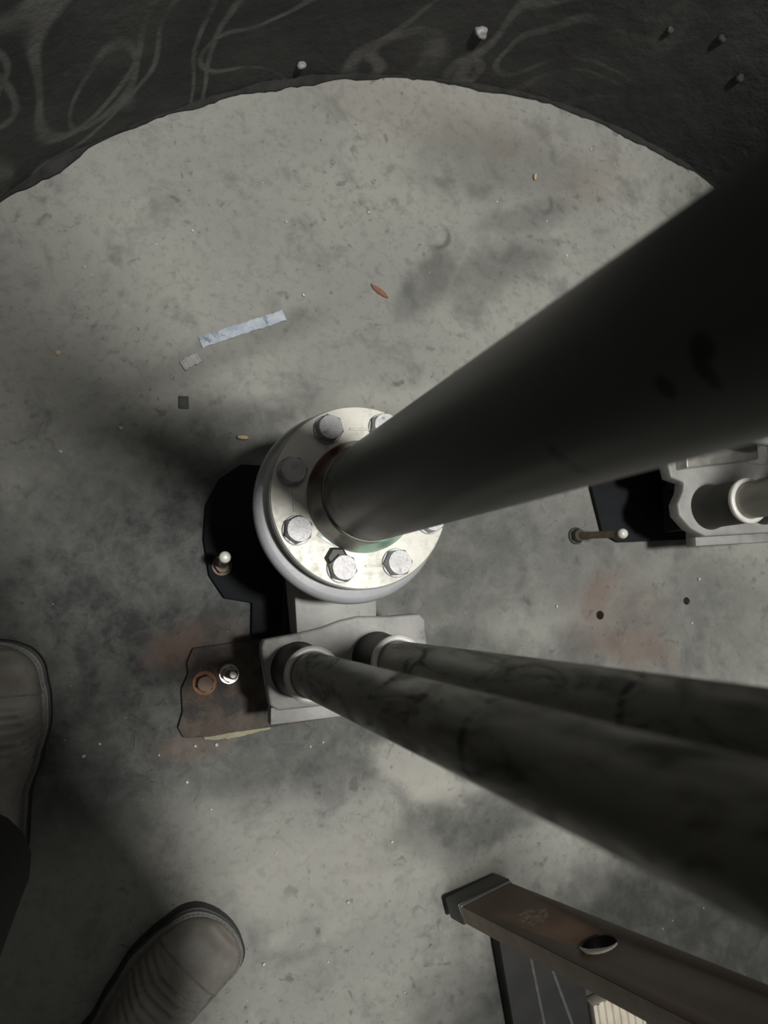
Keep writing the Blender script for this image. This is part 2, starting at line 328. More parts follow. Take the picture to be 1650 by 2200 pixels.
M_ = dict(
    conc=mat_concrete(), wall=mat_wall(), pipe=mat_main_pipe(), rail=mat_rail(), flange=mat_flange(), hub=mat_hub(), boot=mat_boot(), bar=mat_bar(),
    bolt=mat_simple('zinc_bolt', (0.46, 0.455, 0.46), (0.60, 0.59, 0.60), 0.48, 0.30, 60, bump=0.35, grime=(0.20, 0.19, 0.18), gsc=60, glo=0.55, ghi=0.75, rough2=0.6),
    gasket=mat_simple('black_gasket', (0.02, 0.02, 0.02), (0.04, 0.04, 0.04), 0.7),
    lower=mat_simple('grey_coated_casting', (0.48, 0.49, 0.51), (0.60, 0.61, 0.63), 0.35, 0.1, 16, grime=(0.22, 0.22, 0.22), gsc=18, glo=0.58, ghi=0.78),
    cast=mat_simple('grey_cast_bracket', (0.29, 0.29, 0.275), (0.40, 0.395, 0.375), 0.55, 0.1, 22, bump=0.35, bd=0.0015, grime=(0.17, 0.165, 0.15), gsc=20, glo=0.56, ghi=0.74),
    barrel=mat_simple('dark_blue_casting', (0.008, 0.009, 0.011), (0.014, 0.016, 0.018), 0.8, 0.0, 12, spec=0.25),  # also colours the slabs that stand in for floor shadow
    boss=mat_simple('dark_socket', (0.034, 0.034, 0.029), (0.055, 0.054, 0.046), 0.5, 0.2, 30),
    lip=mat_simple('bare_metal_lip', (0.74, 0.73, 0.68), (0.88, 0.86, 0.80), 0.4, 0.1, 60),
    rust=mat_simple('rusted_plate', (0.125, 0.098, 0.080), (0.165, 0.138, 0.115), 0.9, 0.0, 38, bump=0.8, bd=0.004, grime=(0.070, 0.068, 0.066), gsc=26, glo=0.44, ghi=0.60),
    rustring=mat_simple('orange_rust', (0.34, 0.16, 0.09), (0.42, 0.22, 0.13), 0.9, 0, 80, bump=0.5),
    stud=mat_simple('steel_stud', (0.42, 0.40, 0.37), (0.58, 0.56, 0.53), 0.3, 0.75, 60),
    rstud=mat_simple('brown_stud', (0.16, 0.11, 0.085), (0.24, 0.17, 0.13), 0.6, 0.3, 60),
    sole=mat_simple('black_rubber_sole', (0.016, 0.017, 0.018), (0.03, 0.031, 0.032), 0.5, 0, 30),
    welt=mat_simple('worn_welt', (0.13, 0.13, 0.125), (0.22, 0.22, 0.21), 0.5, 0, 40),
    thread=mat_simple('dusty_thread', (0.24, 0.22, 0.19), (0.33, 0.31, 0.27), 0.8, 0, 60),
    cloth=mat_simple('dark_trouser_cloth', (0.022, 0.021, 0.021), (0.036, 0.034, 0.033), 0.9, 0, 60, bump=0.4),
    jacket=mat_simple('dark_jacket_cloth', (0.028, 0.031, 0.036), (0.045, 0.048, 0.052), 0.9, 0, 50, bump=0.4),
    skin=mat_simple('skin', (0.34, 0.20, 0.14), (0.40, 0.25, 0.18), 0.55, 0, 30),
    hat=mat_simple('white_helmet', (0.6, 0.6, 0.58), (0.7, 0.7, 0.68), 0.35, 0, 10, bump=0),
    blackcap=mat_simple('black_plastic', (0.018, 0.019, 0.020), (0.032, 0.033, 0.034), 0.42, 0, 30),
    greyband=mat_simple('grey_plastic', (0.26, 0.26, 0.25), (0.33, 0.33, 0.32), 0.5, 0, 30),
    bushing=mat_simple('cream_bushing', (0.74, 0.68, 0.58), (0.84, 0.79, 0.70), 0.5, 0, 60),
    rubber=mat_simple('black_ribbed_rubber', (0.012, 0.012, 0.012), (0.020, 0.020, 0.019), 0.75, 0, 25),
    ribedge=mat_simple('scuffed_rib', (0.075, 0.074, 0.070), (0.11, 0.11, 0.105), 0.55, 0, 50),
    litedge=mat_simple('lit_bar_edge', (0.27, 0.20, 0.15), (0.36, 0.28, 0.22), 0.5, 0, 25),  # bar brown lightened for light bounced off the floor
    pale=mat_simple('pale_wood', (0.52, 0.46, 0.37), (0.66, 0.60, 0.50), 0.6, 0, 30),
    tape=mat_simple('blue_white_tape', (0.33, 0.40, 0.50), (0.56, 0.60, 0.64), 0.5, 0, 45, bump=0.3, grime=(0.13, 0.17, 0.24), gsc=30, glo=0.54, ghi=0.66),
    greytape=mat_simple('grey_tape', (0.34, 0.34, 0.32), (0.44, 0.44, 0.42), 0.6, 0, 45),
    grit=mat_simple('pale_grit', (0.60, 0.58, 0.52), (0.74, 0.72, 0.66), 0.7, 0, 200),
    ygrit=mat_simple('yellow_chip', (0.62, 0.46, 0.28), (0.70, 0.55, 0.36), 0.7, 0, 200),
    ored=mat_simple('red_brown_chip', (0.26, 0.11, 0.07), (0.34, 0.16, 0.10), 0.8, 0, 200),
    grout=mat_simple('yellow_grout', (0.42, 0.39, 0.27), (0.52, 0.48, 0.34), 0.9, 0, 90, bump=0.6, bd=0.003),
    scrap=mat_simple('dark_scrap', (0.05, 0.052, 0.048), (0.075, 0.078, 0.072), 0.7, 0, 90),
    mortar=mat_simple('dark_mortar', (0.014, 0.014, 0.014), (0.034, 0.034, 0.032), 0.85, 0, 30, bump=0.6, bd=0.004),
    slab=mat_simple('slab_concrete', (0.07, 0.07, 0.066), (0.10, 0.10, 0.094), 0.9, 0, 6),
    sticker=mat_simple('pale_sticker', (0.72, 0.80, 0.77), (0.82, 0.88, 0.85), 0.15, 0, 50, bump=0),
)

# ------------------------------------------------------------------ the pit: floor, wall, slab
PC = (0.627, -0.189); PR = 1.130
def nz(x, y, s, z=0.0): return noise.noise(Vector((x * s, y * s, z)))
def floor_h(x, y):
    h = 0.0012 * nz(x, y, 7) + 0.0008 * nz(x, y, 22, 3.0)
    dx, dy = (x - 0.265) / 0.10, (y + 0.472) / 0.030
    d = math.hypot(dx, dy) + 0.55 * nz(x, y, 30, 7.0)
    if d < 1.25:
        h += 0.0045 * min(1, (1.25 - d) * 2.2) + 0.0012 * nz(x, y, 75, 1)
    return h - 0.0012
bm = bmesh.new()
N = 380; step = 2 * (PR + 0.02) / N; grid = {}
for i in range(N + 1):
    for j in range(N + 1):
        x, y = -PR - 0.02 + i * step, -PR - 0.02 + j * step
        if math.hypot(x, y) < PR + 0.02:
            X, Y = x + PC[0], y + PC[1]
            grid[(i, j)] = bm.verts.new((X, Y, floor_h(X, Y)))
# two drilled anchor holes: open cells dropped into short wells
holes = [((0.787, -0.015), 0.0078), ((0.972, 0.010), 0.0070)]
for i in range(N):
    for j in range(N):
        q = [grid.get(k) for k in ((i, j), (i + 1, j), (i + 1, j + 1), (i, j + 1))]
        if None in q: continue
        c = sum((v.co for v in q), Vector()) / 4
        if any(math.hypot(c.x - h[0][0], c.y - h[0][1]) < 0.0135 for h in holes): continue
        bm.faces.new(q)
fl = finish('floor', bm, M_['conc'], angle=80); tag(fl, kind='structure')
for k, ((hx, hy), r) in enumerate(holes):
    b = bmesh.new(); seg = 24
    A = [b.verts.new((hx + 0.0235 * math.cos(2 * PI * s / seg), hy + 0.0235 * math.sin(2 * PI * s / seg), -0.0022)) for s in range(seg)]
    A2 = [b.verts.new((hx + 0.0150 * math.cos(2 * PI * s / seg), hy + 0.0150 * math.sin(2 * PI * s / seg), 0.0002 + floor_h(hx, hy))) for s in range(seg)]
    B = [b.verts.new((hx + r * (1 + 0.12 * math.sin(3 * s + k)) * math.cos(2 * PI * s / seg), hy + r * (1 + 0.12 * math.sin(3 * s + k)) * math.sin(2 * PI * s / seg), floor_h(hx, hy) - 0.0006)) for s in range(seg)]
    C_ = [b.verts.new((hx + r * 0.8 * math.cos(2 * PI * s / seg), hy + r * 0.8 * math.sin(2 * PI * s / seg), -0.05)) for s in range(seg)]
    for P, Q in ((A, A2), (A2, B), (B, C_)):
        for s in range(seg): b.faces.new((P[s], P[(s + 1) % seg], Q[(s + 1) % seg], Q[s]))
    b.faces.new(C_)
    finish('anchor_hole', b, M_['conc'], fl)

bm = bmesh.new(); SEG = 360; ZS = [0.0, 0.01, 0.02, 0.035] + [0.05 + 0.018 * k for k in range(45)] + [0.95, 1.2, 1.6, 2.2, 2.8, 3.4, CEIL]
rows = []
for z in [-0.05] + ZS:
    row = []
    for k in range(SEG):
        a = 2 * PI * k / SEG; x, y = math.cos(a), math.sin(a)
        r = PR + 0.006 * noise.noise(Vector((x * 5, y * 5, z * 4))) + 0.0022 * noise.noise(Vector((x * 26, y * 26, z * 24)))
        if -0.2 < a < 1.15 and z > 0.12: r -= 0.010 * max(0, noise.noise(Vector((x * 60, y * 60, z * 52)))) * min(1, (z - 0.12) * 6)
        row.append(bm.verts.new((PC[0] + r * x, PC[1] + r * y, z)))
    rows.append(row)
for A, B in zip(rows[:-1], rows[1:]):
    for k in range(SEG): bm.faces.new((A[k], B[k], B[(k + 1) % SEG], A[(k + 1) % SEG]))
# outer skin so the wall has thickness
out0 = [bm.verts.new((PC[0] + (PR + 0.14) * math.cos(2 * PI * k / SEG), PC[1] + (PR + 0.14) * math.sin(2 * PI * k / SEG), -0.05)) for k in range(SEG)]
out1 = [bm.verts.new((v.co.x, v.co.y, CEIL)) for v in out0]
for k in range(SEG):
    j = (k + 1) % SEG
    bm.faces.new((out0[k], out0[j], out1[j], out1[k])); bm.faces.new((rows[-1][k], out1[k], out1[j], rows[-1][j])); bm.faces.new((rows[0][k], rows[0][j], out0[j], out0[k]))
tag(finish('wall_round', bm, M_['wall'], angle=60), kind='structure')
wr_ = bpy.data.objects['wall_round']
for k, (lx, ly, lz, sz) in enumerate(((0.513, 0.934, 0.128, 0.012), (0.233, 0.868, 0.043, 0.007), (0.876, 0.912, 0.260, 0.008), (0.953, 0.892, 0.216, 0.008), (0.796, 0.927, 0.236, 0.006))):
    b = bmesh.new(); bmesh.ops.create_icosphere(b, subdivisions=3, radius=sz)
    for v in b.verts: v.co = v.co * (1 + 0.4 * noise.noise(v.co * 120 + Vector((k, 2 * k, 0)))); v.co.z *= 0.7
    finish('mortar_lump', b, M_['cast'] if k < 2 else M_['wall'], wr_, (lx, ly, lz), angle=60)
# ragged mortar fillet where wall meets floor
bm = bmesh.new(); prof = []
for k in range(720):
    a = 2 * PI * k / 720; x, y = math.cos(a), math.sin(a)
    n1 = noise.noise(Vector((x * 9, y * 9, 2))); n2 = noise.noise(Vector((x * 17, y * 17, 5))); n3 = noise.noise(Vector((x * 110, y * 110, 9)))
    w = 0.007 + 0.006 * n1 + 0.007 * n2 + 0.003 * n3; h = 0.007 + 0.006 * n2 + 0.003 * n3
    w = max(0.002, w)
    ring = [(PR - w, -0.004), (PR - w + 0.001, 0.002 + 0.001 * n3), (PR - w * 0.45, h * 0.55), (PR + 0.012, h * 1.2), (PR + 0.012, -0.004)]
    prof.append([bm.verts.new((PC[0] + r * x, PC[1] + r * y, z)) for r, z in ring])
for k in range(720):
    A, B = prof[k], prof[(k + 1) % 720]
    for i in range(5): bm.faces.new((A[i], B[i], B[(i + 1) % 5], A[(i + 1) % 5]))
tag(finish('trim_1', bm, M_['mortar']), kind='structure')
# roof slab with a round access hatch the daylight falls through
bm = bmesh.new(); hr = 0.32; SEGC = 96
def ringv(c, r, z): return [bm.verts.new((c[0] + r * math.cos(2 * PI * k / SEGC), c[1] + r * math.sin(2 * PI * k / SEGC), z)) for k in range(SEGC)]
R0, R1, R2, R3 = ringv(HATCH, hr, CEIL), ringv(PC, PR + 0.14, CEIL), ringv(PC, PR + 0.14, CEIL + 0.18), ringv(HATCH, hr, CEIL + 0.18)
for A, B in ((R0, R1), (R1, R2), (R2, R3), (R3, R0)):
    for k in range(SEGC): bm.faces.new((A[k], A[(k + 1) % SEGC], B[(k + 1) % SEGC], B[k]))
tag(finish('ceiling', bm, M_['slab']), kind='structure')

# ------------------------------------------------------------------ pipework
def hexhead(name, parent, c, af=0.0285, h=0.0135, rot=0.0, mat='bolt', washer=True, wr=0.0175, wmat=None, dome=0.0):
    """hexagon bolt head with chamfered crown; the washer under it is a sub-part"""
    b = bmesh.new(); R = af / math.sqrt(3)
    zs = [(1.0, 0), (1.0, h * 0.80), (0.86, h)]
    rings = []
    for s, z in zs:
        ring = []
        for k in range(24):
            a = rot + 2 * PI * k / 24; ph = (2 * PI * k / 24) % (PI / 3) - PI / 6
            rh = R * math.cos(PI / 6) / math.cos(ph); rc = R * 0.875
            r = rh if s == 1.0 else min(rh, rc) * 0.97
            ring.append(b.verts.new((r * math.cos(a), r * math.sin(a), z)))
        rings.append(ring)
    for A, B in zip(rings[:-1], rings[1:]):
        for k in range(24): b.faces.new((A[k], A[(k + 1) % 24], B[(k + 1) % 24], B[k]))
    b.faces.new(rings[0][::-1]); b.faces.new(rings[-1])
    o = finish(name, b, M_[mat], parent, (c[0], c[1], c[2] + (0.0025 if washer else 0)), angle=25)
    if washer:
        b = bmesh.new(); solid(b, [(wr, -0.0028), (wr, -0.0006), (wr - 0.0006, 0.0)], 28)
        finish('washer', b, M_[wmat or mat], o)
    return o
def stud_anchor(parent, base, tip, mat='stud', nutmat='stud', r=0.0062, tipball=False):
    base, tip = Vector(base), Vector(tip)
    s = hexhead('anchor_nut', parent, base, 0.021, 0.012, random.random(), nutmat, True, 0.015)
    b = bmesh.new(); d = tip - base - Vector((0, 0, 0.0025)); n = 30; pts = [d * (k / n) for k in range(n + 1)]
    rr = [r * (1 + 0.05 * (-1) ** k) for k in range(n + 1)]; rr[-1] = r * 0.72
    tube(b, pts, rr, 14)
    st = finish('anchor_stud', b, M_[mat], s, angle=50)
    if tipball:
        b = bmesh.new(); solid(b, [(0.004, -0.004), (0.0078, -0.001), (0.0084, 0.003), (0.0066, 0.0075), (0.003, 0.0092)], 20, tuple(d)); finish('stud_cap', b, M_['lip'], s, angle=80)
    return s
def riser(c, label, full=True, ang0=28.6):
    t = thing('discharge_riser', label, 'pipe', (0, 0, 0))
    b = bmesh.new(); lathe(b, [(0.0495, 0.333), (0.0562, 0.333), (0.0562, CEIL - 0.01), (0.0495, CEIL - 0.01)], 96, (c[0], c[1], 0)); finish('pipe', b, M_['pipe'], t)
    b = bmesh.new(); lathe(b, [(0.0495, 0.2985), (0.0675, 0.2985), (0.0672, 0.306), (0.0655, 0.311), (0.0635, 0.318), (0.0600, 0.326), (0.0590, 0.332), (0.0580, 0.3355), (0.0562, 0.3365), (0.0495, 0.334)], 96, (c[0], c[1], 0))
    finish('weld_neck', b, M_['hub'], t, angle=60)
    b = bmesh.new(); lathe(b, [(0.052, 0.2820), (0.1088, 0.2820), (0.1108, 0.2840), (0.1108, 0.297), (0.1090, 0.2995), (0.070, 0.2998), (0.052, 0.2998)], 128, (c[0], c[1], 0))
    f = finish('flange', b, M_['flange'], t)
    for k in range(8):
            a = math.radians(ang0 + 45 * k)
            p = (c[0] + 0.0892 * math.cos(a), c[1] + 0.0892 * math.sin(a), 0.3003)
            bo = hexhead('bolt', t, p, 0.0288, 0.0140, 0.35 * k + 0.1)
    if full:
        # second nut jammed beside one bolt, pale sticker, cast marks between the bolts
        b = bmesh.new(); solid(b, [(0.0135, 0), (0.0140, 0.005), (0.011, 0.0075)], 6, (c[0] - 0.031, c[1] - 0.074, 0.2998)); finish('lock_nut', b, M_['boss'], t)
        b = bmesh.new(); box(b, (c[0] - 0.040, c[1] - 0.052, 0.3006), (0.030, 0.0085, 0.0012), 0.0004, Matrix.Rotation(-0.52, 3, 'Z')); tag(finish('sticker', b, M_['sticker'], t), 'shiny pale mint sticker')
        for px, py, rz, ln in ((0.257, 0.212, 0.03, 0.026), (0.178, 0.122, PI / 2 + 0.05, 0.026), (0.276, 0.048, 0.05, 0.024)):
            b = bmesh.new(); box(b, (px, py, 0.3004), (ln, 0.0026, 0.0022), 0.0008, Matrix.Rotation(rz, 3, 'Z')); finish('casting_mark', b, M_['flange'], t)
    return t
riser((0.260, 0.130), 'thick dark grey discharge pipe rising from a pale bolted round flange')
riser((0.926, 0.368), 'second discharge pipe, hidden behind the thick grey pipe at right', False)

def base_elbow(o, label, outline, lip, neck, studs, rust_bolt=None, plate=None, bosses=((0.2144, -0.0819), (0.3235, -0.070)), plate_mat='rust', shadow_slab=None):
    """pedestal elbow bolted to the floor: lower flange, barrel, arm, guide-rail bracket with sockets, foot plate and anchors"""
    t = thing('base_elbow', label, 'pump base', (0, 0, 0))
    P = lambda x, y: (x + o[0], y + o[1])
    PK = lambda x, y: ((x + o[0]) * 1.036, (y + o[1]) * 1.036)
    cx, cy = P(0.257, 0.123)
    b = bmesh.new(); lathe(b, [(0.05, 0.246), (0.108, 0.246), (0.116, 0.2475), (0.1195, 0.251), (0.1205, 0.257), (0.1195, 0.264), (0.1165, 0.2685), (0.112, 0.2705), (0.05, 0.2705)], 128, (cx, cy, 0))
    lf = finish('lower_flange', b, M_['lower'], t, angle=80)
    b = bmesh.new(); lathe(b, [(0.053, 0.2702), (0.1010, 0.2702), (0.1010, 0.2822), (0.053, 0.2822)], 96, (*P(0.260, 0.130), 0)); finish('gasket', b, M_['gasket'], t)
    # barrel and swept bend
    b = bmesh.new(); pts = [(cx, cy, 0.247), (cx, cy, 0.21)]
    for k in range(9):
        a = k / 8 * PI / 2; pts.append((cx, cy - 0.11 * (1 - math.cos(a)), 0.20 - 0.11 * math.sin(a)))
    pts.append((cx, cy - 0.165, 0.09)); tube(b, pts, [0.062, 0.060, 0.056] + [0.050] * 9, 40); finish('barrel', b, M_['barrel'], t, angle=50)
    b = bmesh.new(); prism(b, [PK(*q) for q in neck], 0.085, 0.158, 0.003); finish('neck', b, M_['cast'], t)
    b = bmesh.new(); prism(b, [PK(*q) for q in outline], 0.141, 0.165, 0.0035, 3); br = finish('bracket', b, M_['cast'], t, angle=40)
    b = bmesh.new(); prism(b, [PK(*q) for q in lip], 0.112, 0.136, 0.002); finish('bracket_lip', b, M_['cast'], t)
    # rib panel closing the bracket down to the bend
    b = bmesh.new(); prism(b, [P(0.215, -0.112), P(0.325, -0.100), P(0.325, -0.03), P(0.215, -0.03)], 0.05, 0.142, 0.003); finish('web', b, M_['barrel'], t)
    for bx, by in bosses:
        b = bmesh.new(); lathe(b, [(0.0278, 0.164), (0.0365, 0.164), (0.0352, 0.172), (0.0336, 0.178), (0.0334, 0.2425), (0.0278, 0.2425)], 64, (*P(bx, by), 0))
        bo = finish('rail_socket', b, M_['boss'], t)
        b = bmesh.new(); lathe(b, [(0.0276, 0.2425), (0.0334, 0.2425), (0.0348, 0.2450), (0.0350, 0.2490), (0.0340, 0.2512), (0.0285, 0.2516), (0.0276, 0.2508)], 64, (*P(bx, by), 0))
        finish('socket_rim', b, M_['lip'], bo, angle=80)
    if plate:
        b = bmesh.new(); prism(b, [P(*q) for q in plate], 0.0, 0.009, 0.003); finish('foot_plate', b, M_[plate_mat], t)
    if shadow_slab:
        b = bmesh.new(); prism(b, [P(*q) for q in shadow_slab], 0.0, 0.010, 0.003); finish('foot_shadow_slab', b, M_['barrel'], t)  # black slab standing in for the flange's shadow on the floor
    for base, tip, m, nm in studs: stud_anchor(t, base, tip, m, nm, tipball=tip[2] > 0.09)
    if rust_bolt:
        rb = hexhead('anchor_bolt', t, rust_bolt, 0.022, 0.016, 0.4, 'rstud', True, 0.0175, 'rustring')
    return t
OUT1 = [(0.1595, -0.052), (0.163, -0.041), (0.205, -0.0335), (0.235, -0.027), (0.262, -0.0175), (0.285, -0.0125), (0.330, -0.0125), (0.371, -0.0095), (0.379, -0.017), (0.388, -0.108), (0.380, -0.117), (0.182, -0.129), (0.172, -0.122)]
base_elbow((0, 0), 'grey pump base bracket holding the two slanting rails, under the pale flange', OUT1,
           [(0.178, -0.150), (0.372, -0.136), (0.372, -0.112), (0.178, -0.122)], [(0.206, -0.035), (0.313, -0.020), (0.313, 0.045), (0.200, 0.045)],
           [((0.1445, -0.098, 0.009), (0.142, -0.094, 0.078), 'stud', 'stud'), ((0.130, 0.060, 0.0098), (0.1235, 0.067, 0.100), 'stud', 'rstud')],
           rust_bolt=(0.1095, -0.110, 0.0095),
           plate=[(0.092, -0.060), (0.084, -0.080), (0.086, -0.097), (0.077, -0.118), (0.080, -0.150), (0.074, -0.172), (0.082, -0.187), (0.12, -0.187), (0.150, -0.183), (0.205, -0.178), (0.33, -0.165), (0.36, -0.155), (0.36, -0.05), (0.19, -0.048)],
           shadow_slab=[(0.112, 0.045), (0.102, 0.100), (0.104, 0.150), (0.122, 0.190), (0.155, 0.215), (0.34, 0.215), (0.36, 0.18), (0.36, -0.045), (0.176, -0.045), (0.176, 0.005), (0.135, 0.012)])
D2 = (0.673, 0.241)
OUT2 = [(x - D2[0], y - D2[1]) for x, y in [(0.783, 0.243), (0.781, 0.222), (0.787, 0.197), (0.811, 0.191), (0.808, 0.176), (0.797, 0.157), (0.799, 0.139), (0.820, 0.119), (0.846, 0.108), (1.055, 0.124), (1.062, 0.134), (1.052, 0.224), (1.044, 0.230), (0.958, 0.229)]]
base_elbow(D2, 'partly hidden grey pump base at the right edge behind the thick pipe', OUT2,
           [(0.178, -0.146), (0.372, -0.132), (0.372, -0.112), (0.178, -0.122)], [(0.206, -0.035), (0.313, -0.020), (0.313, 0.045), (0.200, 0.045)],
           [((0.742, 0.123, 0.0), (0.762, 0.118, 0.105), 'rstud', 'boss')],
           plate=[(0.098, -0.030), (0.118, -0.112), (0.150, -0.128), (0.36, -0.115), (0.36, 0.14), (0.13, 0.14), (0.105, 0.10)], plate_mat='barrel')  # foot plate widened and blackened to stand in for the shadow there
# shiny block on the second bracket
sb = [o for o in bpy.data.objects if o.name.startswith('base_elbow')][1]
b = bmesh.new(); prism(b, [(0.826, 0.216), (0.970, 0.239), (0.968, 0.277), (0.826, 0.270)], 0.164, 0.190, 0.003); finish('clamp_block', b, M_['stud'], sb)

def rail(x, y, label):
    t = thing('guide_rail', label, 'pipe', (0, 0, 0), group='guide rails')
    b = bmesh.new(); lathe(b, [(0.0235, 0.168), (0.0273, 0.168), (0.0273, CEIL - 0.01), (0.0235, CEIL - 0.01)], 72, (x, y, 0)); finish('pipe', b, M_['rail'], t)
    b = bmesh.new(); lathe(b, [(0.0270, 1.45), (0.0335, 1.45), (0.0335, 1.52), (0.0270, 1.52)], 48, (x, y, 0)); finish('coupling', b, M_['rail'], t)
    return t
rail(0.2144, -0.0819, 'grimy grey guide rail in the nearer socket, running to the lower right corner')
rail(0.3235, -0.0700, 'grimy grey guide rail in the farther socket, half behind the nearer rail')
rail(0.2144 + D2[0], -0.0819 + D2[1], 'short visible guide rail at the right edge in the second pump base')
rail(0.3235 + D2[0], -0.0700 + D2[1], 'guide rail just beyond the right edge in the second pump base')

# ------------------------------------------------------------------ brown bar with hand hole, standing on its capped end
bx0 = Vector((0.4815, -0.4485, 0.0)); wv = Vector((0.0900, 0.0250, 0)); W_ = wv.length; wv.normalize()
u = Vector((0.065, 0.132, 1.1)).normalized()
tv = u.cross(wv).normalized()                 # points to -y-ish or +y-ish
if tv.y > 0: tv = -tv
wv = tv.cross(u).normalized()
if wv.x < 0: wv = -wv
TH = 0.030; LEN = 1.15
bar = thing('spirit_level', 'brown box bar with black end cap and round hand hole, standing upright lower right', 'level', tuple(bx0))
def bar_pt(a, b_, c): return wv * a + tv * b_ + u * c
def bar_box(name, a0, a1, b0, b1, c0, c1, mat, bev=0.0015, par=None):
    b = bmesh.new(); rot = Matrix((wv, tv, u)).transposed()
    box(b, bar_pt((a0 + a1) / 2, (b0 + b1) / 2, (c0 + c1) / 2), (a1 - a0, b1 - b0, c1 - c0), bev, rot)
    return finish(name, b, M_[mat], par or bar)
low = 0.012
body = bar_box('body', 0.003, W_ - 0.003, 0.002, TH - 0.002, 0.05 + low, LEN, 'bar', 0.002)
bar_box('lit_edge_strip', 0.0012, 0.0034, 0.003, TH - 0.003, 0.052 + low, LEN - 0.002, 'litedge', 0.0005)  # lighter strip: floor bounce on this side painted as colour
HC = bar_pt(W_ / 2, TH / 2, 0.338)
cb = bmesh.new(); tube(cb, [HC - tv * 0.05, HC + tv * 0.05], 0.0225, 40); cut = finish('cutter', cb, None)
cut.parent = bar
bpy.context.view_layer.update()
boolean(body, cut)
body.data.materials.clear(); body.data.materials.append(M_['bar'])
b = bmesh.new()          # black hollow inside the extrusion, seen through the hole
rot = Matrix((wv, tv.cross(wv), tv)).transposed()
lathe(b, [(0.0212, -TH / 2 + 0.0030), (0.0226, -TH / 2 + 0.0030), (0.0226, TH / 2 - 0.0024), (0.0212, TH / 2 - 0.0024)], 48)
for v in b.verts: v.co = rot @ v.co + HC
finish('hole_liner', b, M_['blackcap'], body, angle=40)
# ribbed cream grip along one side of the hole
b = bmesh.new(); fr = -1 if True else 1; dirv = (u - wv).normalized(); a0 = math.atan2(dirv.dot(tv.cross(wv)), dirv.dot(wv)); n = 34
fz = -TH / 2
for k in range(n):
    A = [a0 - 1.35 + 2.7 * (k + q) / n for q in (0.06, 0.94)]
    w_ = math.cos((k + 0.5 - n / 2) / n * 2.7) ; ri = 0.0222 - 0.0130 * max(0.10, w_)
    hi = 0.0004 if k % 2 else 0.0016
    q = []
    for aa in A:
        q.append([b.verts.new((r * math.cos(aa), r * math.sin(aa), z)) for r, z in ((ri, fz + 0.0105), (0.0226, fz + 0.0105), (0.0232, fz - 0.0004), (ri, fz + 0.0034 - hi))])
    for e in range(4): b.faces.new((q[0][e], q[1][e], q[1][(e + 1) % 4], q[0][(e + 1) % 4]))
    b.faces.new(q[0]); b.faces.new(q[1][::-1])
for v in b.verts: v.co = rot @ v.co + HC
finish('hole_grip', b, M_['bushing'], body, angle=30)
bar_box('end_cap', -0.001, W_ + 0.001, -0.001, TH + 0.001, low, 0.046 + low, 'blackcap', 0.004)
bar_box('cap_band', 0.001, W_ - 0.001, 0.001, TH - 0.001, 0.045 + low, 0.052 + low, 'greyband', 0.001)
bar_box('end_cap', -0.001, W_ + 0.001, -0.001, TH + 0.001, LEN - 0.001, LEN + 0.045, 'blackcap', 0.004)

# ------------------------------------------------------------------ black ribbed pad and pale offcut under the bar
pad = thing('rubber_pad', 'black ribbed rubber pad lying on the floor below the brown bar', 'pad', (0.585, -0.50, 0))
b = bmesh.new(); prism(b, [(-0.022, -0.006), (0.030, -0.30), (0.155, -0.30), (0.128, -0.075), (0.088, -0.030)], 0.0, 0.030, 0.004); finish('pad_body', b, M_['rubber'], pad)
for p0, p1 in (((0.030, -0.03), (0.085, -0.29)), ((0.062, -0.045), (0.130, -0.22))):
    b = bmesh.new(); tube(b, [(p0[0], p0[1], 0.030), (p1[0], p1[1], 0.030)], 0.0030, 8); finish('rib', b, M_['ribedge'], pad)
off = thing('wood_offcut', 'pale ribbed wooden offcut at the bottom edge beside the black rubber pad', 'offcut', (0.735, -0.618, 0))
b = bmesh.new(); prism(b, [(-0.005, -0.016), (0.085, 0.01), (0.120, -0.24), (0.030, -0.26)], 0.0, 0.028, 0.003); ob = finish('offcut_body', b, M_['pale'], off)
for k in range(7):
    f = k / 6; b = bmesh.new(); tube(b, [(0.004 + 0.075 * f, -0.014 + 0.02 * f, 0.028), (0.036 + 0.078 * f, -0.25 + 0.02 * f, 0.028)], 0.0028, 6); finish('ridge', b, M_['pale'], off)

# ------------------------------------------------------------------ litter on the floor
def z0(x, y): return floor_h(x, y)
def strip(name, pts, w, label, cat, mat, jag=0.002, th=0.0012):
    b = bmesh.new(); n = 26; L = []
    P0, P1 = Vector(pts[0]), Vector(pts[1]); d = (P1 - P0); pr = Vector((-d.y, d.x)).normalized()
    for k in range(n + 1):
        q = P0 + d * (k / n)
        w0 = w / 2 + jag * noise.noise(Vector((k * 0.9, 1.3, 0))); w1 = w / 2 + jag * noise.noise(Vector((k * 0.9, 8.3, 0)))
        lift = 0.0016 + 0.0010 * math.sin(k * 0.8)
        a, c = q - pr * w0, q + pr * w1
        L.append([b.verts.new((a.x, a.y, z0(a.x, a.y) + lift)), b.verts.new((c.x, c.y, z0(c.x, c.y) + lift)), b.verts.new((c.x, c.y, z0(c.x, c.y) + lift + th)), b.verts.new((a.x, a.y, z0(a.x, a.y) + lift + th))])
    for A, B in zip(L[:-1], L[1:]):
        for i in range(4): b.faces.new((A[i], B[i], B[(i + 1) % 4], A[(i + 1) % 4]))
    b.faces.new(L[0][::-1]); b.faces.new(L[-1])
    return tag(finish(name, b, M_[mat], angle=60), label, cat)
strip('tape_strip', ((0.090, 0.402), (0.219, 0.462)), 0.017, 'torn strip of pale blue and white tape stuck on the concrete', 'tape', 'tape')
strip('tape_scrap', ((0.064, 0.362), (0.088, 0.379)), 0.016, 'small grey scrap of tape off the lower end of the blue strip', 'tape', 'greytape', 0.003)
